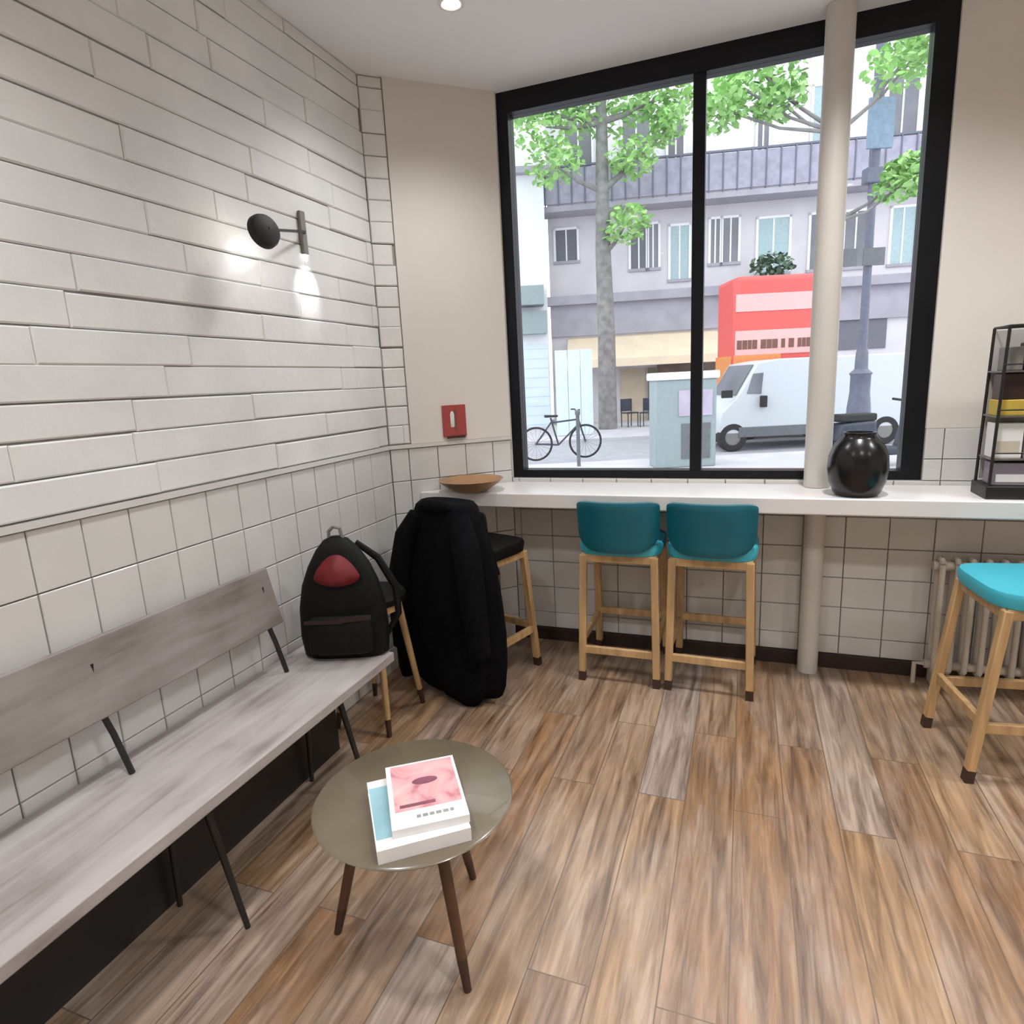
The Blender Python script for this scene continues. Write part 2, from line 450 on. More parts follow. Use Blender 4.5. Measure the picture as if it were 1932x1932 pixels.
# window wall
WX0, WX1, WZ0, WZ1 = -1.243, 0.776, 0.965, ZC
mb = MB()
mb.box(-1.75, XR, YW + .012, YW + .25, 0, WZ0, 'grout')
mb.box(-1.75, WX0 + .002, YW + .015, YW + .25, WZ0, ZC, 'plaster')
mb.box(WX1, XR, YW + .012, YW + .25, WZ0, 1.205, 'grout')
mb.box(WX1, XR, YW, YW + .25, 1.205, ZC, 'plaster')
Tw = frame((0, YW + .012, 0), (-1, 0, 0), (0, -1, 0))
ux = sorted([-(0.29 - .1865 * k) for k in range(-10, 9)])
ux = [u for u in ux if -2.2 < u < -B.x - .01]; ux = ux + [-B.x]
tzw = [.07, .165, .32, .475, .63, .785, WZ0]
tile_field(mb, Tw, ux, tzw, .014, seed=8)
tile_field(mb, Tw, [u for u in ux if u < -WX1 - .02] + [-WX1], [WZ0, 1.065, 1.205], .014, seed=9)
struct(mb.build('wall_front', smooth=False))
mb = MB(); mb.box(XR, XR + .2, YB, YW + .25, 0, ZC, 'plaster'); struct(mb.build('wall_right', smooth=False))
mb = MB(); mb.box(-2.0, XR + .2, YB - .2, YB, 0, ZC, 'plaster'); struct(mb.build('wall_back', smooth=False))
mb = MB(); mb.box(B.x - .02, XR, YW - .022, YW - .002, 0, .07, 'darkwood'); struct(mb.build('baseboard_front', smooth=False))

# window: black metal frame, mullion, two panes
fy0, fy1 = YW + .02, YW + .11
mb = MB()
mb.box(WX0, WX1, fy0, fy1, WZ0, WZ0 + .042, 'black_frame')
mb.box(WX0, WX1, fy0, fy1, WZ1 - .10, WZ1, 'black_frame')
mb.box(WX0, WX0 + .062, fy0, fy1, WZ0 + .042, WZ1 - .10, 'black_frame')
mb.box(WX1 - .085, WX1, fy0, fy1, WZ0 + .042, WZ1 - .10, 'black_frame')
win = struct(mb.build('window_1', smooth=False))
mb = MB(); mb.box(-.262, -.205, fy0 + .005, fy1 - .01, WZ0 + .042, WZ1 - .10, 'black_frame'); mb.build('mullion', win, smooth=False)
for x0, x1 in ((WX0 + .062, -.262), (-.205, WX1 - .085)):
    mb = MB(); mb.box(x0, x1, fy0 + .04, fy0 + .046, WZ0 + .042, WZ1 - .10, 'glass'); mb.build('pane', win, smooth=False)

# counter shelf under the window, wedge end on the splay
mb = MB()
cf = 2.93
s0 = (cf - A.y) / E_.y
pc = sp(s0, .002, 0)
mb.prism([(pc.x + .01, cf), (XR - .01, cf), (XR - .01, YW - .004), (B.x + .01, YW - .004)], .870, .945, 'counter')
tag(mb.build('counter', bevel=.006), 'long white counter shelf running under the black framed window', 'counter')

# cream round column in front of the window
mb = MB()
mb.lathe([(.047, 0), (.047, .868)], 'column', 32)
mb.lathe([(.058, .947), (.058, ZC - .002)], 'column', 32)
c = mb.build('column'); c.location = (.331, 3.235, 0)
tag(c, 'cream painted round column standing before the window, floor to ceiling', 'column')

# ------------------------------------------------------------------ ceiling downlights (first one by the window; the others added out of view as fill light)
dl = None
spots = [(-1.108, 2.53), (-1.0, 0.55), (-1.0, -1.4), (0.45, 2.45), (0.75, 0.6), (0.75, -1.4), (2.0, 2.45), (2.4, 0.6), (2.4, -1.4)]
for i, (x, y) in enumerate(spots):
    lab = 'small bright round downlight set in the ceiling near the window' if i == 0 else 'round downlight added out of view over the room as fill light'
    if dl is None:
        dl = thing('downlight', lab, 'ceiling light', (x, y, ZC), 0, 'recessed ceiling downlights')
        mb = MB(); mb.lathe([(.034, -.001), (.05, -.004), (.052, -.008), (.040, -.010), (.034, -.006)], 'white', 28, caps=False); mb.build('trim_ring', dl)
        mb = MB(); mb.lathe([(.033, -.006), (.033, -.002)], 'lamp_glow', 24); mb.build('lens', dl)
    else:
        dup(dl, (x, y, ZC), 0, lab)
    ld = bpy.data.lights.new('downlight_lamp', 'SPOT'); ld.energy = LAMP_W * (0.45, .85, 1.1, .95, .9, 1.1, 1.0, 1.1, 1.1)[i]; ld.color = (.985, .985, 1.0)
    ld.spot_size = math.radians(140); ld.spot_blend = 1.0; ld.shadow_soft_size = .09
    lo = bpy.data.objects.new('downlight_lamp', ld); lo.location = (x, y, ZC - .03); COL.objects.link(lo)

# ------------------------------------------------------------------ wall lamp
wlmp = thing('wall_lamp', 'black swivel spot lamp with slim arm on the white brick wall', 'wall lamp', (XL, 2.303, 2.151))
mb = MB(); mb.box(0.001, .016, -.016, .016, -.085, .085, 'greymetal'); mb.build('wall_plate', wlmp, bevel=.003)
hc = Vector((-1.60, 1.905, 2.066)); aim = Vector((-.95, .20, -.20)).normalized()
loc = lambda p: Vector(p) - Vector((XL, 2.303, 2.151))
mb = MB(); mb.tube([loc((XL + .014, 2.303, 2.151)), loc((-1.715, 2.28, 2.149)), loc((-1.64, 2.02, 2.095)), loc(hc - aim * .02)], .0055, 'blackmetal', 10); mb.build('arm', wlmp)
q = aim.to_track_quat('Z', 'Y').to_matrix().to_4x4(); q.translation = loc(hc)
mb = MB(); mb.lathe([(.0, -.022), (.03, -.022), (.052, -.014), (.058, .0), (.059, .016), (.055, .017), (.052, .004), (.0, .0)], 'lamp_black', 36, T=q, caps=False)
hd = mb.build('lamp_head', wlmp)
mb = MB(); mb.lathe([(.0, .006), (.03, .006), (.03, .010), (.0, .011)], 'lamp_glow', 24, T=q, caps=False); mb.build('bulb', hd)
mb = MB(); mb.box(.003, .014, -.012, .012, -.089, -.0845, 'lamp_glow'); mb.build('added_plate_lens', wlmp, smooth=False)  # glowing lens added to the plate, to go with the bright wall patch
def spot(name, p, d, energy, size, soft, col):
    ld = bpy.data.lights.new(name, 'SPOT'); ld.energy = energy; ld.color = col; ld.spot_size = math.radians(size); ld.spot_blend = .8; ld.shadow_soft_size = soft
    lo = bpy.data.objects.new(name, ld); COL.objects.link(lo); lo.location = p; lo.rotation_euler = Vector(d).to_track_quat('-Z', 'Y').to_euler()
spot('wall_lamp_glow', hc + aim * .02, (-.50, .45, -.75), .9, 130, .03, (1.0, .97, .97))
spot('added_patch_light', Vector((XL + .095, 2.303, 2.045)), (-.75, -.02, -.75), 3.0, 66, .008, (1.0, .97, 1.0))  # added spot that makes the bright patch on the brick below the plate

# ------------------------------------------------------------------ bench along the brick wall
by0, by1 = -0.75, 2.03
bench = thing('bench', 'long whitewashed plank bench with a low back along the tiled wall', 'bench', (-1.53, .6, 0))
BL = lambda x, y, z: (x + 1.53, y - .6, z)
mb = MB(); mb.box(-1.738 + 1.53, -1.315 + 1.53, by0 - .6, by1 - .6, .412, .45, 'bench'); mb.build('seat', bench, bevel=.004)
mb = MB()
pts = [(-1.675, .635), (-1.648, .640), (-1.672, .865), (-1.699, .860)]
r0 = [BL(x, by0, z) for x, z in pts]; r1 = [BL(x, 1.80 if i < 2 else 1.775, z) for i, (x, z) in enumerate(pts)]
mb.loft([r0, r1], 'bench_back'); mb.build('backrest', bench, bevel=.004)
for y in (-.35, 1.075, 1.735):
    mb = MB(); mb.tube([BL(-1.672, y, .80), BL(-1.668, y, .66), BL(-1.655, y + .015, .58), BL(-1.632, y + .03, .451)], .009, 'blackmetal', 8); mb.build('bracket', bench)
for y in (-.4, 1.126, 1.75):
    for s in (0, 1):
        mb = MB()
        top = (-1.40, y, .411) if s else (-1.545, y, .411); ft = (-1.305, y, 0) if s else (-1.565, y, 0)
        mb.tube([BL(*top), BL(*ft)], [.012, .008], 'blackmetal', 10); mb.build('leg', bench)
mb = MB(); mb.box(-1.70 + 1.53, -1.36 + 1.53, by0 + .1 - .6, by1 - .1 - .6, .38, .411, 'blackmetal'); mb.build('under_frame', bench)
mb = MB(); mb.box(-1.735 + 1.53, -1.59 + 1.53, by0 - .6, 1.97 - .6, .0, .38, 'blackmetal'); mb.build('shade_panel', bench)  # black box added beneath the seat, standing in for the deep shade there

# ------------------------------------------------------------------ bar stools
def make_stool(loc, rz, label, group):
    t = thing('bar_stool', label, 'bar stool', loc, rz, group)
    W, D = .172, .155
    feet = {}
    for sx in (-1, 1):
        for sy in (-1, 1):
            a = Vector((sx * W, sy * D, .655)); b = Vector((sx * .186, -.183 if sy < 0 else .225, 0))
            feet[sx, sy] = (a, b)
            mb = MB(); mb.bar(a, a.lerp(b, .93), .036, .030, 'oak', up=(0, 1, 0)); lg = mb.build('leg', t, bevel=.004)
            mb = MB(); mb.bar(a.lerp(b, .93), b, .035, .029, 'foot', up=(0, 1, 0)); mb.build('foot_cap', lg)
    pt = lambda k, z: feet[k][0].lerp(feet[k][1], 1 - z / .655)
    mb = MB()
    for k1, k2 in (((-1, -1), (1, -1)), ((1, -1), (1, 1)), ((1, 1), (-1, 1)), ((-1, 1), (-1, -1))):
        mb.bar(pt(k1, .64), pt(k2, .64), .022, .040, 'oak')
    mb.build('seat_frame', t, bevel=.003)
    for k1, k2, z in (((-1, -1), (1, -1), .165), ((1, -1), (1, 1), .215), ((1, 1), (-1, 1), .235), ((-1, 1), (-1, -1), .215)):
        mb = MB(); mb.bar(pt(k1, z), pt(k2, z), .022, .038, 'oak'); mb.build('stretcher', t, bevel=.003)
    mb = MB()
    rings = []
    for z, g in ((.655, .0), (.662, .012), (.70, .018), (.715, .012), (.722, -.02)):
        ring = []
        for k in range(40):
            a = 2 * PI * k / 40; c, s = math.cos(a), math.sin(a); n = 4.5
            rr = (abs(c) ** n + abs(s) ** n) ** (-1 / n)
            ring.append(((.188 + g) * rr * c, (.172 + g) * rr * s + .005, z))
        rings.append(ring)
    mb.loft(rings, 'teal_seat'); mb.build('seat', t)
    # curved upholstered back
    mb = MB(); nx, nz = 14, 7; fr = []; bk = []
    for j in range(nz + 1):
        for i in range(nx + 1):
            a = -1 + 2 * i / nx; v = j / nz
            zl = .682 + .075 * abs(a) ** 6; zh = .935 - .018 * abs(a) ** 8
            z = zl + (zh - zl) * v
            x = .208 * a * (1 - .02 * (1 - v)); y = -.232 + .085 * abs(a) ** 2.6 - .015 * v
            th = .042 * (1 - .35 * abs(2 * v - 1) ** 3)
            fr.append((x, y, z)); bk.append((x * (1 - .09), y + th, z))
    n1 = nx + 1; off = len(fr); fs = []
    for j in range(nz):
        for i in range(nx):
            q = (j * n1 + i, j * n1 + i + 1, (j + 1) * n1 + i + 1, (j + 1) * n1 + i)
            fs.append(q); fs.append(tuple(off + k for k in q[::-1]))
    for i in range(nx):
        fs.append((i, off + i, off + i + 1, i + 1)); b2 = nz * n1
        fs.append((b2 + i, b2 + i + 1, off + b2 + i + 1, off + b2 + i))
    for j in range(nz):
        fs.append((j * n1, (j + 1) * n1, off + (j + 1) * n1, off + j * n1))
        fs.append((j * n1 + nx, off + j * n1 + nx, off + (j + 1) * n1 + nx, (j + 1) * n1 + nx))
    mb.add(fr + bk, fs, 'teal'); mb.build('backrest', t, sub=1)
    return t
GRP = 'teal bar stools at the counter'
st = make_stool((-.556, 3.036, 0), 0, 'teal backed wooden bar stool tucked under the counter, nearer the black coat', GRP)
dup(st, (-.124, 3.036, 0), math.radians(-2), 'teal backed wooden bar stool tucked under the counter, nearer the cream column')
dup(st, (.995, 2.65, 0), math.radians(97), 'wooden bar stool with turquoise seat turned sideways before the radiator')
dup(st, (-1.262, 2.80, 0), math.radians(-18), 'bar stool hidden beneath the draped black coat')
for ch in [o for o in bpy.data.objects if o.parent and o.parent.get('label') == 'bar stool hidden beneath the draped black coat' and o.name.startswith(('seat', 'backrest'))]:
    if ch.name.startswith('seat_frame'): continue
    ch.data = ch.data.copy(); ch.data.materials[0] = M['nylon']

# ------------------------------------------------------------------ coat over a stool
def coat():
    prof = [(.955, .125, -.235, -.150), (.965, .155, -.262, -.128), (.945, .178, -.285, -.118), (.87, .205, -.302, -.115), (.76, .245, -.318, -.10), (.62, .275, -.335, -.075),
            (.48, .290, -.350, -.06), (.34, .300, -.360, -.05), (.20, .298, -.365, -.05), (.10, .285, -.36, -.06), (.045, .262, -.352, -.075)]
    seg = 72; vs = []; fs = []
    rnd = random.Random(4)
    ph = [rnd.uniform(0, 6.28) for _ in range(4)]
    for i, (z, w, y0, y1) in enumerate(prof):
        t = max(0, (.95 - z) / .9)
        for k in range(seg):
            a = 2 * PI * k / seg; c, s = math.cos(a), math.sin(a)
            f = 1 + t * (.075 * math.sin(6 * a + ph[0] + t) + .04 * math.sin(11 * a + ph[1] + 2 * t) + .02 * math.sin(19 * a + ph[2]))
            n = 2.6; rr = (abs(c) ** n + abs(s) ** n) ** (-1 / n)
            dz = .03 * t * math.sin(3 * a + 1.0) + .012 * t * math.sin(9 * a)
            x = w * rr * c * f - .015 * t
            x += .03 * t if c > 0 else -.035 * t
            vs.append((x, (y0 + y1) / 2 + (y1 - y0) / 2 * rr * s * f, z + (dz if z < .3 else 0)))
    for i in range(len(prof) - 1):
        for k in range(seg):
            k2 = (k + 1) % seg
            cx = (vs[i * seg + k][0] + vs[i * seg + k2][0]) / 2; zz = prof[i + 1][0]
            gap = .045 + .05 * max(0, (.34 - zz)) if zz < .40 else -1
            if math.sin(2 * PI * k / seg) > .35 and zz < .5: continue
            fs.append((i * seg + k, i * seg + k2, (i + 1) * seg + k2, (i + 1) * seg + k))
    fs.append(tuple(range(seg))[::-1])
    return vs, fs
ct = thing('coat', 'black winter coat draped over a stool at the corner of the counter', 'coat', (-1.262, 2.80, 0), math.radians(-18))
vs, fs = coat()
mb = MB(); mb.add(vs, fs, 'coat'); body = mb.build('coat_body', ct, angle=180)
so = body.modifiers.new('cloth', 'SOLIDIFY'); so.thickness = .012; so.offset = -1
for sx in (-1, 1):
    mb = MB()
    kx = 1 if sx > 0 else .76
    P = [(kx * sx * .15, -.275, .90), (kx * sx * .215, -.315, .80), (kx * sx * .262, -.345, .62), (kx * sx * .285, -.352, .44), (kx * sx * .295, -.35, .30 if sx > 0 else .24)]
    mb.tube(P, [.05, .062, .06, .055, .05], 'coat', 14); mb.build('sleeve', ct)
mb = MB(); mb.tube([(-.11, -.255, .945), (-.05, -.285, .955), (.03, -.29, .956), (.10, -.26, .944)], [.02, .032, .032, .02], 'coat', 12); mb.build('collar', ct)

# ------------------------------------------------------------------ low stool behind the bench end
ls = thing('wooden_stool', 'wooden stool with black round seat in the corner behind the backpack', 'stool', (-1.555, 2.265, 0))
mb = MB(); mb.lathe([(.0, .565), (.135, .565), (.150, .575), (.152, .598), (.140, .612), (.0, .616)], 'nylon', 32, caps=False); mb.build('seat', ls)
mb = MB(); mb.lathe([(.11, .535), (.13, .535), (.13, .565), (.11, .565)], 'oak', 32, caps=False); mb.build('seat_ring', ls)
for sx in (-1, 1):
    for sy in (-1, 1):
        a = Vector((sx * .075, sy * .085, .56)); b = Vector((sx * .125 - (.02 if sx < 0 else 0), sy * .155, 0))
        mb = MB(); mb.tube([a, a.lerp(b, .86)], [.017, .014], 'oak', 12); lg = mb.build('leg', ls)
        mb = MB(); mb.tube([a.lerp(b, .86), b], [.0135, .011], 'foot', 12); mb.build('foot_cap', lg)

# ------------------------------------------------------------------ backpack on the bench end
bpk = thing('backpack', 'black backpack with a dark red patch standing on the end of the bench', 'backpack', (-1.495, 1.972, .4505), math.radians(20)); bpk.scale = (1, 1, 1.05)
def pack_rings(prof, n=28, e=3.2):
    R = []
    for z, w, d, yc, xc in prof:
        ring = []
        for k in range(n):
            a = 2 * PI * k / n; c, s = math.cos(a), math.sin(a)
            rr = (abs(c) ** e + abs(s) ** e) ** (-1 / e)
            ring.append((xc + w * rr * c, yc + d * rr * s, z))
        R.append(ring)
    return R
mb = MB()
mb.loft(pack_rings([(0, .150, .050, 0, 0), (.012, .168, .060, 0, 0), (.09, .176, .066, 0, 0), (.20, .170, .066, 0, 0), (.29, .150, .062, 0, 0), (.36, .120, .055, .004, 0), (.42, .082, .045, .008, -.002), (.455, .048, .032, .010, -.004), (.468, .018, .014, .012, -.005)]), 'nylon')
bb = mb.build('main_bag', bpk)
mb = MB()
mb.loft(pack_rings([(.03, .10, .022, -.066, 0), (.04, .125, .030, -.068, 0), (.12, .128, .032, -.068, 0), (.165, .118, .028, -.066, 0), (.18, .10, .014, -.064, 0)]), 'nylon'); mb.build('front_pocket', bpk)
mb = MB(); mb.bar((-.13, -.094, .165), (.02, -.099, .165), .006, .014, 'nylon_brown'); mb.bar((.0, -.099, .17), (.13, -.092, .176), .006, .018, 'nylon_brown'); mb.build('zip_flap', bpk)
mb = MB()
vsr = []; n = 24
for i in range(n):
    a = 2 * PI * i / n; c, s = math.cos(a), math.sin(a)
    x = .088 * c * (1 - .35 * max(0, s)) + .008; z = .330 + (.080 if s > 0 else .032) * s
    vsr.append((x, -.060 - .006 * (1 - abs(c)) + max(0, z - .33) * .22, z))
vsr.append((0, -.073, .322))
mb.add(vsr, [(i, (i + 1) % n, n) for i in range(n)], 'red_cloth'); o = mb.build('red_patch', bpk, angle=180)
so = o.modifiers.new('cloth', 'SOLIDIFY'); so.thickness = .012; so.offset = 1
mb = MB(); mb.tube([(-.03, .008, .458), (-.028, .008, .488), (-.008, .008, .505), (.016, .008, .498), (.024, .008, .46)], .007, 'greymetal', 8); mb.build('top_handle', bpk)
mb = MB(); mb.tube([(.06, .06, .43), (.14, .075, .36), (.205, .07, .24), (.21, .05, .14), (.16, .03, .06)], [.012, .016, .018, .014, .01], 'nylon', 8); mb.build('shoulder_strap', bpk)

# ------------------------------------------------------------------ side table and books
tb = thing('side_table', 'small round taupe side table on three dark wooden legs', 'side table', (-.785, 1.243, 0))
TZ = .462
mb = MB(); mb.lathe([(.0, TZ - .018), (.235, TZ - .018), (.252, TZ - .012), (.258, TZ - .005), (.252, TZ), (.0, TZ)], 'tabletop', 64, caps=False); mb.build('tabletop', tb, angle=60)
for ft in ((.165, -.095), (-.258, -.052), (.03, .245)):
    f = Vector((ft[0], ft[1], 0)); t_ = Vector((ft[0] * .55, ft[1] * .55, TZ - .03))
    mb = MB(); mb.tube([t_, t_.lerp(f, .80)], [.017, .0135], 'walnut', 14); lg = mb.build('leg', tb)
    mb = MB(); mb.tube([t_.lerp(f, .80), f + Vector((0, 0, .0))], [.0137, .0105], 'foot', 14); mb.build('foot_cap', lg)
mb = MB()
for ft in ((.165, -.095), (-.258, -.052), (.03, .245)):
    mb.bar((0, 0, TZ - .032), (ft[0] * .62, ft[1] * .62, TZ - .032), .034, .024, 'walnut')
mb.build('under_brace', tb, bevel=.003)

def book(name, label, cx, cy, z, w, l, th, rz, front):
    o = thing(name, label, 'book', (cx, cy, z), rz, 'books on the side table')
    mb = MB(); mb.box(-w / 2 + .003, w / 2 - .003, -l / 2 + .003, l / 2 - .003, .0025, th - .0025, 'pages'); mb.build('page_block', o)
    mb = MB(); mb.box(-w / 2, w / 2, -l / 2, l / 2, 0, .0025, 'paper'); mb.box(-w / 2, w / 2, -l / 2, l / 2, th - .0025, th, 'paper')
    mb.box(-w / 2, w / 2, -l / 2, -l / 2 + .003, .0025, th - .0025, 'paper')
    cv = mb.build('cover', o, smooth=False)
    front(o, cv, th)
    return o
M['blue_cover'] = pm('pale_turquoise_print', (0.30, 0.52, 0.60), 0.4, var=0.25, scale=6)
def pink_print():
    mt, N, L, b = new_mat('pink_cover_print')
    t = N.new('ShaderNodeTexCoord'); n = N.new('ShaderNodeTexNoise'); n.inputs['Scale'].default_value = 9; n.inputs['Detail'].default_value = 3; n.inputs['Distortion'].default_value = 1.2
    L.new(t.outputs['Object'], n.inputs['Vector'])
    r = N.new('ShaderNodeValToRGB'); e = r.color_ramp.elements
    e[0].position = .32; e[0].color = (.42, .13, .15, 1); e[1].position = .66; e[1].color = (.80, .52, .50, 1)
    q = e.new(.46); q.color = (.72, .36, .38, 1)
    L.new(n.outputs['Fac'], r.inputs[0]); L.new(r.outputs[0], b.inputs['Base Color']); b.inputs['Roughness'].default_value = .4
    return mt
M['pink_cover'] = pink_print()
M['grey_print'] = pm('grey_print', (0.30, 0.29, 0.29), 0.5)
M['dark_print'] = pm('plum_print', (0.22, 0.07, 0.10), 0.5, var=.3)
def front_low(o, cv, th):
    mb = MB(); mb.box(-.105, -.055, -.095, .10, th, th + .0006, 'blue_cover'); mb.build('cover_picture', cv, smooth=False)
def front_top(o, cv, th):
    mb = MB(); mb.box(-.078, .083, -.066, .118, th, th + .0006, 'pink_cover'); p = mb.build('cover_picture', cv, smooth=False)
    mb = MB()
    mb.lathe([(0, 0), (.026, 0), (.026, .0005), (0, .0005)], 'dark_print', 20, T=Matrix.Translation((.004, .038, th + .0006)) @ Matrix.Diagonal((1.25, .55, 1, 1)), caps=False)
    mb.box(-.066, .02, -.055, -.044, th + .0006, th + .0011, 'dark_print')
    mb.build('printed_motif', cv, smooth=False)
    mb = MB()
    rnd = random.Random(3); x = -.03
    while x < .06:
        w = rnd.uniform(.008, .016); mb.box(x, x + w, -.098, -.088, th, th + .0006, 'grey_print'); x += w + .004
    mb.build('cover_title', cv, smooth=False)
book('book', 'larger white and turquoise book lying beneath the pink one', -.735, 1.168, TZ + .0005, .215, .262, .034, math.radians(38), front_low)
book('book', 'pink covered book on top of the stack on the side table', -.724, 1.198, TZ + .035, .180, .250, .020, math.radians(35), front_top)

# ------------------------------------------------------------------ things on the counter
bw = MB(); bw.lathe([(.0, 0), (.075, 0), (.09, .006), (.150, .045), (.172, .066), (.166, .067), (.14, .048), (.085, .014), (.0, .012)], 'bowlwood', 48, caps=False)
o = bw.build('bowl', angle=60); o.location = (-1.352, 2.972, .9455); tag(o, 'shallow round wooden bowl at the narrow left end of the counter', 'bowl')
va = MB(); va.lathe([(.0, 0), (.078, 0), (.092, .012), (.112, .07), (.120, .13), (.116, .19), (.100, .24), (.074, .275), (.062, .29), (.066, .305), (.056, .305), (.052, .29), (.06, .265), (.0, .25)], 'vase', 48, caps=False)
o = va.build('vase', angle=60); o.location = (.468, 3.035, .9455); o.scale = (1, 1, .90); tag(o, 'round black glazed vase on the counter beside the cream column', 'vase')

# small red sign on the splay
sg = thing('wall_sign', 'small red sign with a white upright mark on the wall left of window', 'sign', sp(.362, .0065, 1.313), math.atan2(E_.y, E_.x))
mb = MB(); mb.box(-.066, .066, -.010, -.0005, -.085, .085, 'red'); mb.build('plate', sg, bevel=.002)
mb = MB(); mb.lathe([(.0, 0), (.011, .004), (.012, .07), (.006, .085), (.0, .088)], 'white', 16, T=Matrix.Translation((-.012, -.011, -.035)) @ Matrix.Diagonal((1, .15, 1, 1)), caps=False); mb.build('white_mark', sg)
mb = MB(); mb.box(.0, .012, -.0118, -.010, -.05, .06, 'letters'); mb.box(-.045, .055, -.016, -.0005, -.093, -.080, 'foot'); mb.build('dark_edge', sg)

# magazine / goods rack on the counter at the frame's edge
rk = thing('display_rack', 'black wire display rack with goods standing on the counter', 'rack', (1.105, 3.055, .9455))
x0, x1, y0, y1, H = -.172, .20, -.075, .085, .675
mb = MB(); mb.box(x0 - .012, x1 + .012, y0 - .012, y1 + .01, 0, .052, 'blackmetal'); mb.build('base', rk, bevel=.003)
for x in (x0, x1):
    for y in (y0, y1):
        mb = MB(); mb.tube([(x, y, .052), (x + (.012 if x < 0 else -.012), y, H)], .006, 'blackmetal', 8); mb.build('post', rk)
levels = (.155, .325, .50)
for z in levels:
    mb = MB(); mb.box(x0 + .002, x1 - .002, y0 + .004, y1 - .002, z, z + .006, 'greymetal'); mb.build('shelf', rk)
    mb = MB(); mb.tube([(x0 + .004, y0 - .004, z + .03), (x1 - .004, y0 - .004, z + .03)], .003, 'blackmetal', 6); mb.build('rail', rk)
mb = MB()
mb.tube([(x0 + .012, y0, H), (x1 - .012, y0, H), (x1 - .012, y1, H), (x0 + .012, y1, H)], .005, 'blackmetal', 8, closed=True); mb.build('top_rail', rk)
mb = MB(); mb.box(x0 + .01, x1 - .01, y1 - .004, y1, .06, H - .01, 'greycard'); mb.build('back_panel', rk)
mb = MB(); mb.box(-.08, -.02, y0 - .003, y0 + .002, H - .035, H - .018, 'blackmetal'); mb.build('clip', rk)
RX, RY, RZ = 1.105, 3.055, .9455
def goods(name, label, cat, xa, xb, z, h, mat, lid=None, d=.10, g=None):
    o = thing(name, label, cat, (RX + (xa + xb) / 2, RY - .005, RZ + z), 0, g)
    w = (xb - xa) / 2
    mb = MB(); mb.box(-w, w, -d / 2, d / 2, 0, h, mat); mb.build('carton' if cat == 'box' else 'pouch', o, bevel=.003)
    if lid:
        mb = MB(); mb.box(-w * .8, w * .8, -d / 2 - .0012, -d / 2, h * .15, h * .5, lid); mb.build('front_print', o, smooth=False)
goods('box', 'mauve carton low in the display rack, at its open end', 'box', -.160, -.03, .0525, .090, 'lavender', 'paper', g='cartons in the display rack')
goods('box', 'pale carton low in the display rack beside the mauve one', 'box', -.022, .11, .0525, .085, 'greycard', 'paper', g='cartons in the display rack')
goods('box', 'white and beige carton on the lowest wire shelf of the rack', 'box', -.164, -.07, .1615, .140, 'paper', 'beigecard', g='cartons in the display rack')
goods('box', 'grey carton on the lowest wire shelf beside the white one', 'box', -.062, .06, .1615, .130, 'greycard', 'beigecard', g='cartons in the display rack')
goods('box', 'yellow carton on the middle shelf of the display rack', 'box', -.166, .0, .290 + .0415, .062, 'yellow', None, g='cartons in the display rack')
goods('box', 'second yellow carton on the middle shelf, further along the rack', 'box', .006, .15, .290 + .0415, .060, 'yellow', None, g='cartons in the display rack')
goods('coffee_bag', 'dark brown bag lying on the yellow cartons in the rack', 'bag', -.160, -.01, .394, .102, 'brownbag', None, .09, g='bags in the display rack')
goods('coffee_bag', 'dark bag on the top shelf of the display rack', 'bag', -.085, .05, .5065, .105, 'brownbag', None, .08, g='bags in the display rack')
goods('coffee_bag', 'grey pouch on the top shelf at the rack\'s open end', 'bag', -.155, -.092, .5065, .09, 'greymetal', None, .07, g='bags in the display rack')

# radiator under the counter
rd = thing('radiator', 'cream column radiator under the counter beside the turquoise seated stool', 'radiator', (1.16, 3.225, 0))
for i in range(11):
    x = -.30 + .06 * i
    mb = MB()
    for y in (-.035, .035):
        mb.tube([(x, y, .09), (x, y, .60)], .0125, 'radiator', 10)
    mb.tube([(x, -.035, .60), (x, -.02, .617), (x, .02, .617), (x, .035, .60)], .0125, 'radiator', 10)
    mb.tube([(x, -.035, .09), (x, -.02, .074), (x, .02, .074), (x, .035, .09)], .0125, 'radiator', 10)
    mb.build('section', rd)
for z in (.10, .585):
    mb = MB(); mb.tube([(-.33, 0, z), (.33, 0, z)], .021, 'radiator', 12); mb.build('header_pipe', rd)
for x in (-.29, .29):
    mb = MB(); mb.bar((x, 0, .09), (x, 0, 0), .03, .09, 'radiator', up=(0, 1, 0)); mb.build('foot', rd, bevel=.006)
mb = MB(); mb.tube([(-.33, 0, .10), (-.37, 0, .10), (-.37, 0, .0)], .010, 'radiator', 8); mb.build('supply_pipe', rd)

# ================================================================== street outside
TH = math.atan2(-AF.x, AF.y)
RR = Vector((math.cos(TH), math.sin(TH), 0)); FF = Vector((-math.sin(TH), math.cos(TH), 0))
GZ = -0.1
def st3(u, d, z): return RR * u + FF * d + Vector((0, 0, z))
def px(x, y, d):
    """pixel of the photograph -> (u, z) on the street plane at distance d"""
    r = AX * (x - 966) + AD * (y - 966) + AF * FOC
    k = d / r.dot(FF)
    return r.dot(RR) * k, EYE.z + r.z * k
def sthing(name, label, cat, u, d, z=GZ, group=None, rz=0):
    return thing(name, label, cat, st3(u, d, z), TH + rz, group)

g = MB(); P = [st3(-30, 3.9, 0), st3(30, 3.9, 0), st3(30, 60, 0), st3(-40, 60, 0)]
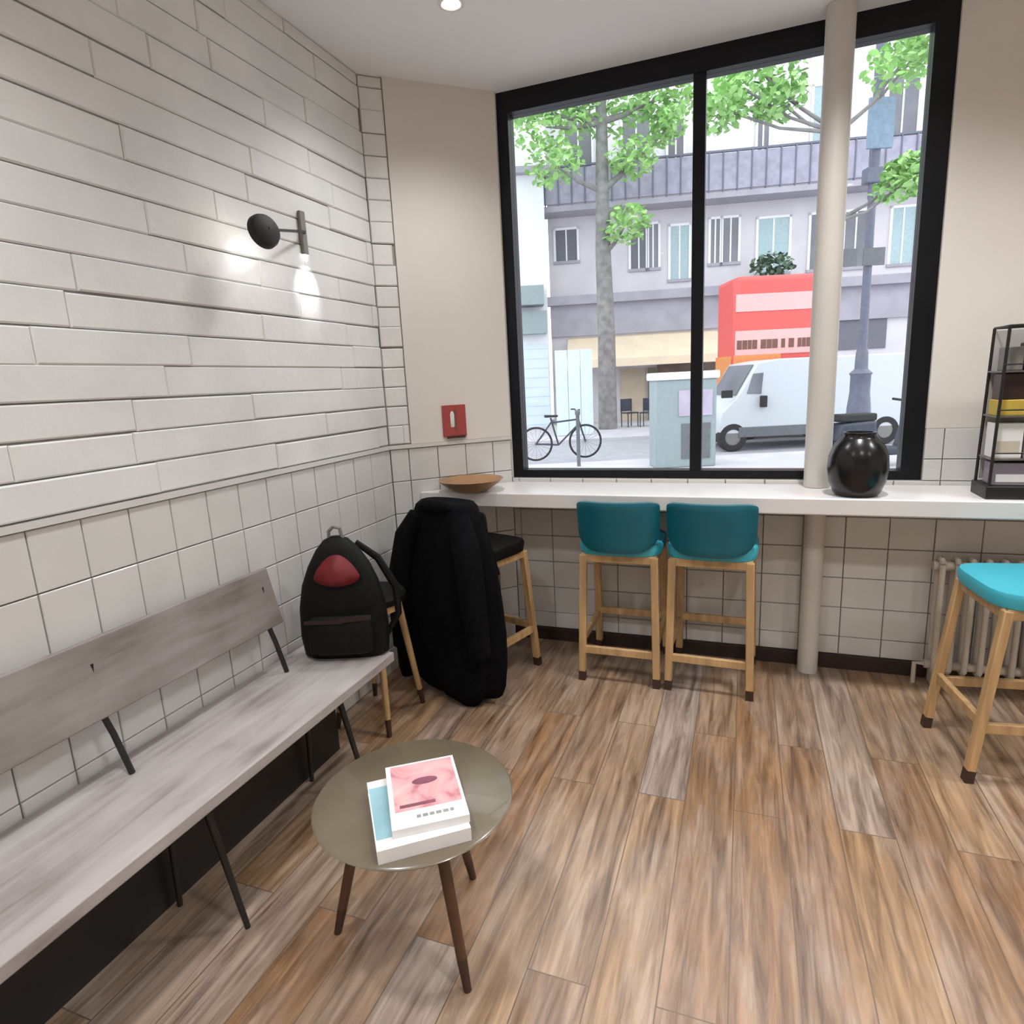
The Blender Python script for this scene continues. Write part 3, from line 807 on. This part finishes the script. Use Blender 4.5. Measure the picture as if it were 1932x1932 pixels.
# pavement near the shop, road, far pavement
def strip(name, d0, d1, z, mat):
    mb = MB(); Q = [st3(-40, d0, 0), st3(40, d0, 0), st3(40, d1, 0), st3(-40, d1, 0)]
    if d0 < 6: Q = [Vector((-40, 3.57, 0)), Vector((40, 3.57, 0)), st3(40, d1, 0), st3(-40, d1, 0)]
    mb.prism([(p.x, p.y) for p in Q], z - .3, z, mat); struct(mb.build(name, smooth=False))
strip('pavement', 4, 12.2, GZ, 'pavement')
strip('road', 12.2, 17.0, GZ - .10, 'road')
strip('pavement_far', 17.0, 60, GZ, 'pavement')

# building across the street
DF = 24.0
BR = math.radians(-8)
BE = Vector((math.cos(TH + BR), math.sin(TH + BR), 0)); BN = Vector((-BE.y, BE.x, 0)); BP = FF * DF
def bpx(x, y):
    r = AX * (x - 966) + AD * (y - 966) + AF * FOC
    p = EYE + r * (BP - EYE).dot(BN) / r.dot(BN)
    return (p - BP).dot(BE), p.z - GZ
bd = sthing('townhouse', 'pale stone building with balconies and a cream awning across the street', 'building', 0, DF, rz=BR)
zz = lambda y, x=1300: bpx(x, y)[1]
uu = lambda x, y=500: bpx(x, y)[0]
uL = uu(1036); uR = uu(1800, 400) + 1.5
HT = 16.5
zb0, zb1 = zz(384), zz(306)
mb = MB(); mb.box(uL, uR, 0, 6, 0, zb0, 'facade'); mb.build('wall', bd, smooth=False)
mb = MB(); mb.box(uL, uR, 0.02, 6, zb0, HT, 'facade_upper'); mb.build('upper_wall', bd, smooth=False)
mb = MB(); mb.box(uL - .1, uR, -.9, 0, zb0 - .12, zb0 + .06, 'facade_grey'); mb.build('balcony_slab', bd, smooth=False)
mb = MB(); mb.box(uL - .1, uR, -.9, -.84, zb0 + .12, zb1 - .1, 'lead'); mb.box(uL - .1, uR, -.92, -.82, zb1 - .06, zb1, 'post')
k = uL
while k < uR:
    mb.box(k - .02, k + .02, -.93, -.83, zb0 + .06, zb1, 'post'); k += .45
mb.build('balcony_railing', bd, smooth=False)
zl0, zl1 = zz(562), zz(545)
mb = MB(); mb.box(uL - .1, uR, -.35, 0, zl0, zl1, 'facade_grey'); mb.build('ledge', bd, smooth=False)
mb = MB(); mb.box(uL, uR, -.12, 0, zz(622), zl0, 'facade_grey'); mb.build('fascia', bd, smooth=False)
def windows(ya, yb, items, ref=1300):
    for xc, w, mat in items:
        u = uu(xc, (ya + yb) / 2); z0, z1 = zz(yb), zz(ya)
        mb = MB()
        mb.box(u - w / 2 - .1, u + w / 2 + .1, -.06, 0.0, z0 - .1, z0, 'facade_grey')
        mb.box(u - w / 2 - .08, u - w / 2, -.05, 0, z0, z1 + .08, 'facade_white'); mb.box(u + w / 2, u + w / 2 + .08, -.05, 0, z0, z1 + .08, 'facade_white'); mb.box(u - w / 2 - .08, u + w / 2 + .08, -.05, 0, z1, z1 + .08, 'facade_white')
        f = mb.build('window_surround', bd, smooth=False)
        mb = MB(); mb.box(u - w / 2, u + w / 2, -.02, -.005, z0, z1, mat); mb.box(u - .025, u + .025, -.035, -.02, z0, z1, 'facade_white'); mb.build('window_pane', f, smooth=False)
windows(415, 475, [(1068, .75, 'shutter_dark')])
windows(418, 500, [(1205, .55, 'shutter_dark'), (1232, .35, 'winpane'), (1378, .5, 'winpane'), (1349, .3, 'winpane')])
windows(425, 525, [(1282, .62, 'shutter'), (1458, 1.0, 'shutter'), (1612, .7, 'winpane'), (1545, .6, 'winpane'), (1700, .7, 'shutter')])
windows(190, 300, [(1090, .9, 'winpane'), (1200, .9, 'winpane'), (1440, .35, 'winpane'), (1560, .9, 'shutter'), (1700, .9, 'winpane'), (1275, .5, 'winpane')])
# ground floor
zg = zz(622)
mb = MB(); mb.box(uu(1170, 720), uu(1218, 720), -.03, 0.02, 0, zz(690), 'shopwarm'); mb.build('shop_window', bd, smooth=False)
mb = MB(); mb.box(uu(1222, 720), uu(1240, 720), -.12, 0.02, 0, zz(690), 'olive'); mb.build('shop_pilaster', bd, smooth=False)
mb = MB(); mb.box(uu(1240, 720), uu(1350, 720), -.04, 0.02, 0.4, zz(685), 'shopdark'); mb.build('shop_window', bd, smooth=False)
mb = MB(); mb.box(uu(1560, 620), uu(1672, 620), -.04, 0.02, zz(660, 1600), zz(578, 1600), 'shutter_dark'); mb.build('shop_window', bd, smooth=False)
a0, a1 = uu(1072, 650), uu(1352, 650)
mb = MB()
zt, zbm = zz(625), zz(690)
vs = [(a0, 0, zt), (a1, 0, zt), (a1, -1.5, zbm + .35), (a0, -1.5, zbm + .35), (a0, -1.5, zbm + .08), (a1, -1.5, zbm + .08), (a0, 0, zt - .05), (a1, 0, zt - .05), (a1, -1.46, zbm + .30), (a0, -1.46, zbm + .30)]
mb.add(vs, [(0, 1, 2, 3), (3, 2, 5, 4), (6, 7, 8, 9), (0, 3, 9, 6), (1, 7, 8, 2)], 'awning'); mb.build('awning', bd, smooth=False)
mb = MB(); mb.box(uL - .2, uR, -.4, 6.2, HT, HT + .4, 'facade_grey'); mb.build('cornice', bd, smooth=False)

# white building nearer on the far left
DL = 22.6
lb = sthing('townhouse', 'white rendered building with a pale blue shutter at the left of the street view', 'building', 0, DL)
ul = px(1034, 600, DL)[0]
zl = lambda y: px(1000, y, DL)[1] - GZ
mb = MB(); mb.box(-14, ul, 0, 4, 0, 15, 'facade_white'); mb.build('wall', lb, smooth=False)
mb = MB(); mb.box(px(970, 600, DL)[0], px(1025, 600, DL)[0], -.8, 0, zl(580), zl(545), 'kiosk'); mb.build('balcony', lb, smooth=False)
mb = MB(); mb.box(px(970, 600, DL)[0], px(1030, 600, DL)[0], -.5, 0, zl(632), zl(590), 'kiosk'); mb.build('shop_sign_box', lb, smooth=False)
mb = MB(); z0_, z1_ = zl(810), zl(650); k = 0
a0 = px(965, 700, DL)[0]; a1 = ul
for i in range(18):
    mb.box(a0, a1 - .05, -.06 - .015 * (i % 2), 0, z0_ + (z1_ - z0_) * i / 18, z0_ + (z1_ - z0_) * (i + 1) / 18, 'rollshutter')
mb.build('roller_shutter', lb, smooth=False)
mb = MB(); mb.box(-8, ul + .2, -.3, 4.1, zl(330), zl(318), 'facade_grey'); mb.build('string_course', lb, smooth=False)
# low pale hoarding between the two houses
hb = sthing('site_hoarding', 'pale blue panel hoarding between the white house and the street tree', 'hoarding', (px(1047, 700, 18.2)[0] + px(1118, 700, 18.2)[0]) / 2, 18.2)
w = (px(1118, 700, 18.2)[0] - px(1047, 700, 18.2)[0]) / 2
for i in range(3):
    mb = MB(); mb.box(-w + 2 * w * i / 3 + .01, -w + 2 * w * (i + 1) / 3 - .01, -.03, .03, 0.02, px(1080, 660, 18.2)[1] - GZ, 'rollshutter'); mb.build('panel', hb, smooth=False)

# trees
def leaves(mb, centres, n, size, mat, rnd):
    for c, r in centres:
        for _ in range(n):
            while True:
                p = Vector((rnd.uniform(-1, 1), rnd.uniform(-1, 1), rnd.uniform(-1, 1)))
                if p.length < 1: break
            p = Vector(c) + Vector((p.x * r[0], p.y * r[1], p.z * r[2]))
            s = size * rnd.uniform(.6, 1.3)
            e = Euler((rnd.uniform(-.9, .9), rnd.uniform(-.9, .9), rnd.uniform(0, 6.28))).to_matrix()
            pts = [(-s, 0, 0), (-.3 * s, -.55 * s, .1 * s), (.5 * s, -.45 * s, .05 * s), (s, 0, -.1 * s), (.5 * s, .45 * s, .05 * s), (-.3 * s, .55 * s, .1 * s)]
            mb.add([p + e @ Vector(q) for q in pts], [(0, 1, 2, 3, 4, 5)], mat)
def street_tree(label, bx, by, d, trunk_px, blobs, r0, r1, n, size=.16, mat='leaf', seed=1):
    rnd = random.Random(seed)
    u0 = px(bx, by, d)[0]
    t = sthing('street_tree', label, 'tree', u0, d, GZ, 'plane trees along the street')
    pts = [(0, 0, 0)]
    for x, y in trunk_px:
        u, z = px(x, y, d); pts.append((u - u0, 0, z - GZ))
    rs = [r0 + (r1 - r0) * i / (len(pts) - 1) for i in range(len(pts))]
    mb = MB(); mb.tube(pts, rs, 'bark', 12); mb.build('trunk', t)
    cs = []
    for x, y, rx, ry, dd in blobs:
        u, z = px(x, y, d + dd); k = d / FOC
        cs.append(((u - u0, dd, z - GZ), (rx * k, .045 * d + .4 * rx * k, ry * k)))
        # branch towards the blob
        j = min(range(1, len(pts)), key=lambda q: abs(pts[q][2] - (z - GZ - .8)))
        a = Vector(pts[j]); b = Vector((u - u0, dd, z - GZ))
        if (b - a).length > .6:
            mb = MB(); mb.tube([a, a.lerp(b, .5) + Vector((0, 0, -.1)), b], [r1 * .8, r1 * .45, .02], 'bark', 8); mb.build('branch', t)
    mb = MB(); leaves(mb, cs, int(n * 2.2), size * .68, mat, rnd)
    o = mb.build('foliage', t, smooth=False); o['kind'] = 'stuff'
street_tree('street tree with light green leaves seen through the wider left pane', 1147, 800, 20, [(1144, 620), (1138, 480), (1136, 360), (1135, 230), (1130, 120)],
            [(1030, 240, 85, 42, 0), (1045, 310, 50, 34, -.3), (1130, 210, 90, 40, .3), (1225, 190, 75, 32, 0), (1270, 170, 60, 35, .2), (1070, 190, 70, 28, .5), (1190, 300, 45, 30, -.2), (1180, 425, 42, 32, -.4), (1130, 140, 120, 40, 0), (1000, 200, 50, 30, .3), (1260, 240, 30, 25, -.3)],
            .30, .13, 120, .17, seed=11)
street_tree('street tree whose pale green crown shows above the van and truck', 1560, 900, 10.0, [(1566, 600), (1574, 420), (1582, 250), (1588, 100)],
            [(1400, 165, 70, 48, 0), (1440, 130, 80, 40, .3), (1360, 205, 40, 35, 0), (1470, 190, 40, 30, 0), (1705, 115, 60, 45, 0), (1740, 90, 50, 40, .4), (1400, 100, 80, 40, .2), (1700, 350, 32, 26, -.6), (1720, 310, 30, 18, -.6)],
            .09, .045, 120, .10, seed=12)
# plants on the balcony above the truck
pl = sthing('balcony_plants', 'dark green bush showing above the roof of the red truck', 'plant', px(1455, 510, 21.5)[0], 21.5, px(1455, 545, 21.5)[1])
mb = MB(); leaves(mb, [((0, 0, .75), (.75, .3, .42))], 160, .13, 'leaf_dark', random.Random(5)); o = mb.build('foliage', pl, smooth=False); o['kind'] = 'stuff'
mb = MB(); mb.box(-.7, .7, -.2, .2, 0.0, .35, 'signgrey'); mb.build('planter', pl, smooth=False)

# vehicles
def wheel(mb_parent, x, y, r, w, name='wheel'):
    T = Matrix.Translation((x, y, r)) @ Matrix.Rotation(PI / 2, 4, 'X')
    mb = MB(); mb.lathe([(r * .55, -w / 2), (r * .92, -w / 2), (r, -w / 3), (r, w / 3), (r * .92, w / 2), (r * .55, w / 2)], 'tyre', 24, T=T, caps=False)
    wh = mb.build(name, mb_parent)
    mb = MB(); mb.lathe([(0, -w * .42), (r * .56, -w * .42), (r * .56, w * .42), (0, w * .42)], 'greymetal', 18, T=T, caps=False); mb.build('hub_cap', wh)
DV = 13.4; RZ0 = GZ - .10
v0 = px(1358, 760, DV)[0]; v1 = px(1722, 760, DV)[0]
van = sthing('van', 'white delivery van parked on the street facing left', 'van', v0, DV, RZ0)
L_ = v1 - v0; zt = px(1480, 676, DV)[1] - RZ0
pv = lambda x, y: (px(x, y, DV)[0] - v0, px(x, y, DV)[1] - RZ0)
side = [(0.02, .38), (0.0, .62), (.05, .85), pv(1392, 748), pv(1430, 684), (pv(1470, 676)[0], zt), (L_ - .12, zt), (L_, zt - .25), (L_, .38)]
side = [(max(0, x), z) for x, z in side]
mb = MB(); ra = [(x, 0.0, z) for x, z in side]; rb = [(x, 1.75, z) for x, z in side]
mb.loft([ra, rb], 'van'); mb.build('body', van, bevel=.03)
mb = MB(); a, b2, c2, d2 = pv(1403, 742), pv(1434, 692), pv(1442, 692), pv(1440, 742)
P = [pv(1409, 743), pv(1421, 705), pv(1440, 703), pv(1436, 743)]
mb.add([(x, -.014, z) for x, z in P] + [(x, .13, z) for x, z in P], [(0, 1, 2, 3), (0, 4, 5, 1), (1, 5, 6, 2), (2, 6, 7, 3), (3, 7, 4, 0)], 'winpane'); mb.build('side_window', van, smooth=False)
mb = MB(); p1, p2 = pv(1393, 746), pv(1428, 688)
mb.add([(p1[0] - .012, .12, p1[1]), (p1[0] - .012, 1.62, p1[1]), (p2[0] - .012, 1.6, p2[1]), (p2[0] - .012, .15, p2[1])], [(0, 1, 2, 3)], 'winpane'); o = mb.build('windscreen', van, smooth=False)
so = o.modifiers.new('thick', 'SOLIDIFY'); so.thickness = .02
mb = MB(); q = pv(1372, 742); mb.box(q[0] - .12, q[0] + .12, -.012, .03, q[1] - .10, q[1] + .06, 'tyre'); mb.build('headlight', van, bevel=.01)
mb = MB(); q = pv(1438, 757); mb.box(q[0] - .05, q[0] + .05, -.16, 0.02, q[1] - .12, q[1] + .12, 'tyre'); mb.build('wing_mirror', van, bevel=.01)
mb = MB(); mb.box(.42, L_ - .75, -.02, .05, .30, .52, 'signgrey'); mb.build('sill', van, bevel=.01)
for x in (.30, L_ - .55):
    for y in (.09, 1.66): wheel(van, x, y, .31, .20)

DT = 15.6
t0 = px(1386, 600, DT)[0]; t1 = px(1584, 600, DT)[0]; LT = t1 - t0
trk = sthing('truck', 'red and orange box truck parked behind the white van', 'truck', t0, DT, RZ0)
tz_ = lambda y: px(1450, y, DT)[1] - RZ0
mb = MB(); mb.box(0, LT, 0, 1.3, tz_(745), tz_(518), 'truckred'); mb.build('box_body', trk, bevel=.12)
def tpan(name, xa, xb, ya, yb, mat):
    mb = MB(); mb.box((xa - 1386) / 198 * LT, (xb - 1386) / 198 * LT, -.02, .01, tz_(yb), tz_(ya), mat); return mb.build(name, trk, smooth=False)
tpan('pale_stripe', 1388, 1582, 553, 586, 'truckpink')
tpan('lower_stripe', 1388, 1582, 622, 668, 'truckpink')
tpan('orange_panel', 1386, 1475, 668, 743, 'truckorange')
mb = MB(); mb.box(-.02, .01, .12, 1.28, tz_(743), tz_(668), 'truckorange'); mb.build('orange_panel', trk, smooth=False)
mb = MB(); rnd = random.Random(9); x = 1391
while x < 1575:
    w_ = rnd.choice((7, 9, 10)); mb.box((x - 1386) / 198 * LT, (x + w_ - 1386) / 198 * LT, -.03, -.02, tz_(657), tz_(640), 'letters')
    x += w_ + rnd.choice((1.4, 1.4, 1.4, 7))
mb.build('lettering', trk, smooth=False)
mb = MB(); mb.box(.1, LT - .1, .1, 1.2, .45, tz_(740), 'tyre'); mb.build('chassis', trk, smooth=False)
for x in (.45, LT - .5):
    for y in (.16, 1.14): wheel(trk, x, y, .42, .22)

# street cabinet
DK = 10.8
k0 = px(1237, 780, DK)[0]; k1 = px(1352, 780, DK)[0]
kb = sthing('street_cabinet', 'grey green street cabinet standing on the pavement behind the window bar', 'cabinet', (k0 + k1) / 2, DK)
w = (k1 - k0) / 2; kz = px(1290, 716, DK)[1] - GZ
mb = MB(); mb.box(-w, w, 0, .5, 0, kz, 'kiosk'); mb.build('cabinet_body', kb, bevel=.02)
mb = MB(); mb.box(-w - .04, w + .04, -.04, .54, kz, kz + .13, 'facade_white'); mb.build('roof_cap', kb, bevel=.02)
mb = MB(); mb.box(-w * .25, w * .85, -.02, .01, kz - .62, kz - .18, 'kiosk_panel'); mb.build('poster', kb, smooth=False)
mb = MB(); mb.box(-w * .15, w * .8, -.015, .01, .15, kz - .75, 'signgrey'); mb.build('door', kb, smooth=False)

# lamp post
DP = 11.3
pu = px(1618, 800, DP)[0]
lp = sthing('lamp_post', 'slate blue street lamp post with sign plates outside right pane', 'lamp post', pu, DP)
zp = lambda y: px(1630, y, DP)[1] - GZ
mb = MB(); mb.lathe([(.21, 0), (.21, .25), (.17, .32), (.20, zp(785)), (.195, zp(770)), (.165, zp(740)), (.165, zp(708)), (.19, zp(704)), (.11, zp(696)), (.10, zp(665)), (.075, zp(655))], 'post', 24); mb.build('base', lp)
mb = MB(); mb.lathe([(.072, zp(660)), (.065, zp(380)), (.085, zp(300)), (.085, zp(60))], 'post', 16); mb.build('pole', lp)
for x0_, x1_ in ((1590, 1620), (1632, 1672)):
    mb = MB(); a_, b_ = px(x0_, 485, DP)[0] - pu - .08, px(x1_, 485, DP)[0] - pu - .08
    mb.box(a_, b_, -.10, -.07, zp(503), zp(470), 'signgrey'); mb.build('sign_plate', lp, smooth=False)
mb = MB(); mb.box(-.16, .20, -.09, .09, zp(348), zp(318), 'post'); mb.box(-.05, .17, -.08, .08, zp(375), zp(348), 'post'); mb.build('lantern_bracket', lp, bevel=.02)
mb = MB(); mb.box(-.20, .22, -.12, -.07, zp(285), zp(190), 'banner'); mb.build('banner', lp, smooth=False)

# two-wheelers
def bicycle(name, label, cx, d, rz, scale=1.0, mat='cardark'):
    t = sthing(name, label, 'bicycle', px(cx, 830, d)[0], d, GZ, 'bicycles parked on the pavement', rz)
    for x in (-.52, .52):
        mb = MB(); mb.tube([(x + .33 * math.cos(a), 0, .345 + .33 * math.sin(a)) for a in [2 * PI * k / 28 for k in range(28)]], .022, 'tyre', 8, closed=True)
        for k in range(8):
            a = PI * k / 8; mb.tube([(x - .32 * math.cos(a), 0, .345 - .32 * math.sin(a)), (x + .32 * math.cos(a), 0, .345 + .32 * math.sin(a))], .004, 'greymetal', 4)
        mb.build('wheel', t)
    mb = MB()
    for p, q_ in (((-.52, 0, .345), (-.05, 0, .30)), ((-.52, 0, .345), (-.18, 0, .78)), ((-.05, 0, .30), (-.20, 0, .86)), ((-.18, 0, .76), (.36, 0, .80)), ((-.05, 0, .30), (.38, 0, .70)), ((.52, 0, .345), (.34, 0, .95))):
        mb.tube([p, q_], .018, mat, 8)
    mb.build('bike_frame', t)
    mb = MB(); mb.tube([(.30, -.27, 1.0), (.36, -.2, 1.0), (.34, 0, .96), (.36, .2, 1.0), (.30, .27, 1.0)], .014, 'tyre', 8); mb.build('handlebar', t)
    mb = MB(); mb.loft([[(-.32, -.07, .87), (-.32, .07, .87), (-.05, .02, .87), (-.05, -.02, .87)], [(-.32, -.08, .92), (-.32, .08, .92), (-.04, .02, .91), (-.04, -.02, .91)]], 'tyre'); mb.build('saddle', t, bevel=.01)
    return t
bicycle('bicycle', 'dark bicycle parked on the pavement left of the street tree', 1058, 12.8, math.radians(8))
def scooter(label, cx, d, rz):
    t = sthing('scooter', label, 'scooter', px(cx, 820, d)[0], d, GZ, None, rz)
    for x in (-.6, .6):
        T = Matrix.Translation((x, 0, .24)) @ Matrix.Rotation(PI / 2, 4, 'X')
        mb = MB(); mb.lathe([(.1, -.06), (.2, -.06), (.24, -.03), (.24, .03), (.2, .06), (.1, .06)], 'tyre', 20, T=T, caps=False); mb.build('wheel', t)
    sd_ = [(-.85, .45), (-.8, .72), (-.25, .75), (-.15, .35), (.25, .30), (.42, .95), (.52, .98), (.55, .45), (.35, .18), (-.35, .18)]
    mb = MB(); mb.loft([[(x, -.16, z) for x, z in sd_], [(x, .16, z) for x, z in sd_]], 'cardark'); mb.build('bodywork', t, bevel=.04)
    mb = MB(); mb.box(-.82, -.22, -.14, .14, .74, .86, 'tyre'); mb.build('saddle', t, bevel=.03)
    mb = MB(); mb.tube([(.36, -.36, 1.04), (.44, 0, 1.0), (.36, .36, 1.04)], .02, 'tyre', 8); mb.build('handlebar', t)
scooter('dark scooter parked on the pavement behind the black vase', 1668, 9.9, math.radians(4))

# bollard in front of the bicycle
bo = MB(); bo.lathe([(.035, 0), (.035, .95), (.05, .97), (.05, 1.03), (.0, 1.06)], 'signgrey', 14)
o = bo.build('bollard'); uq = px(1092, 870, 11.6)[0]; o.location = st3(uq, 11.6, GZ); tag(o, 'thin grey bollard on the pavement before the dark bicycle', 'bollard')

# cafe terrace chairs under the awning
def terrace_chair(label, cx, d, rz):
    t = sthing('terrace_chair', label, 'chair', px(cx, 780, d)[0], d, GZ, 'terrace chairs under the awning', rz)
    mb = MB(); mb.box(-.21, .21, -.21, .21, .43, .47, 'cardark'); mb.build('seat', t)
    mb = MB(); mb.box(-.21, .21, .18, .22, .50, .90, 'cardark'); mb.build('backrest', t)
    for x in (-.19, .19):
        for y in (-.19, .19):
            mb = MB(); mb.tube([(x, y, 0), (x, y, .90 if y > 0 else .43)], .018, 'cardark', 6); mb.build('leg', t)
    return t
tc0 = terrace_chair('dark terrace chair under the cream awning, next to the tree trunk', 1188, 20.5, .4)
dup(tc0, st3(px(1222, 780, 20.2)[0], 20.2, GZ), TH - .5, 'dark terrace chair under the cream awning, next to the street cabinet')
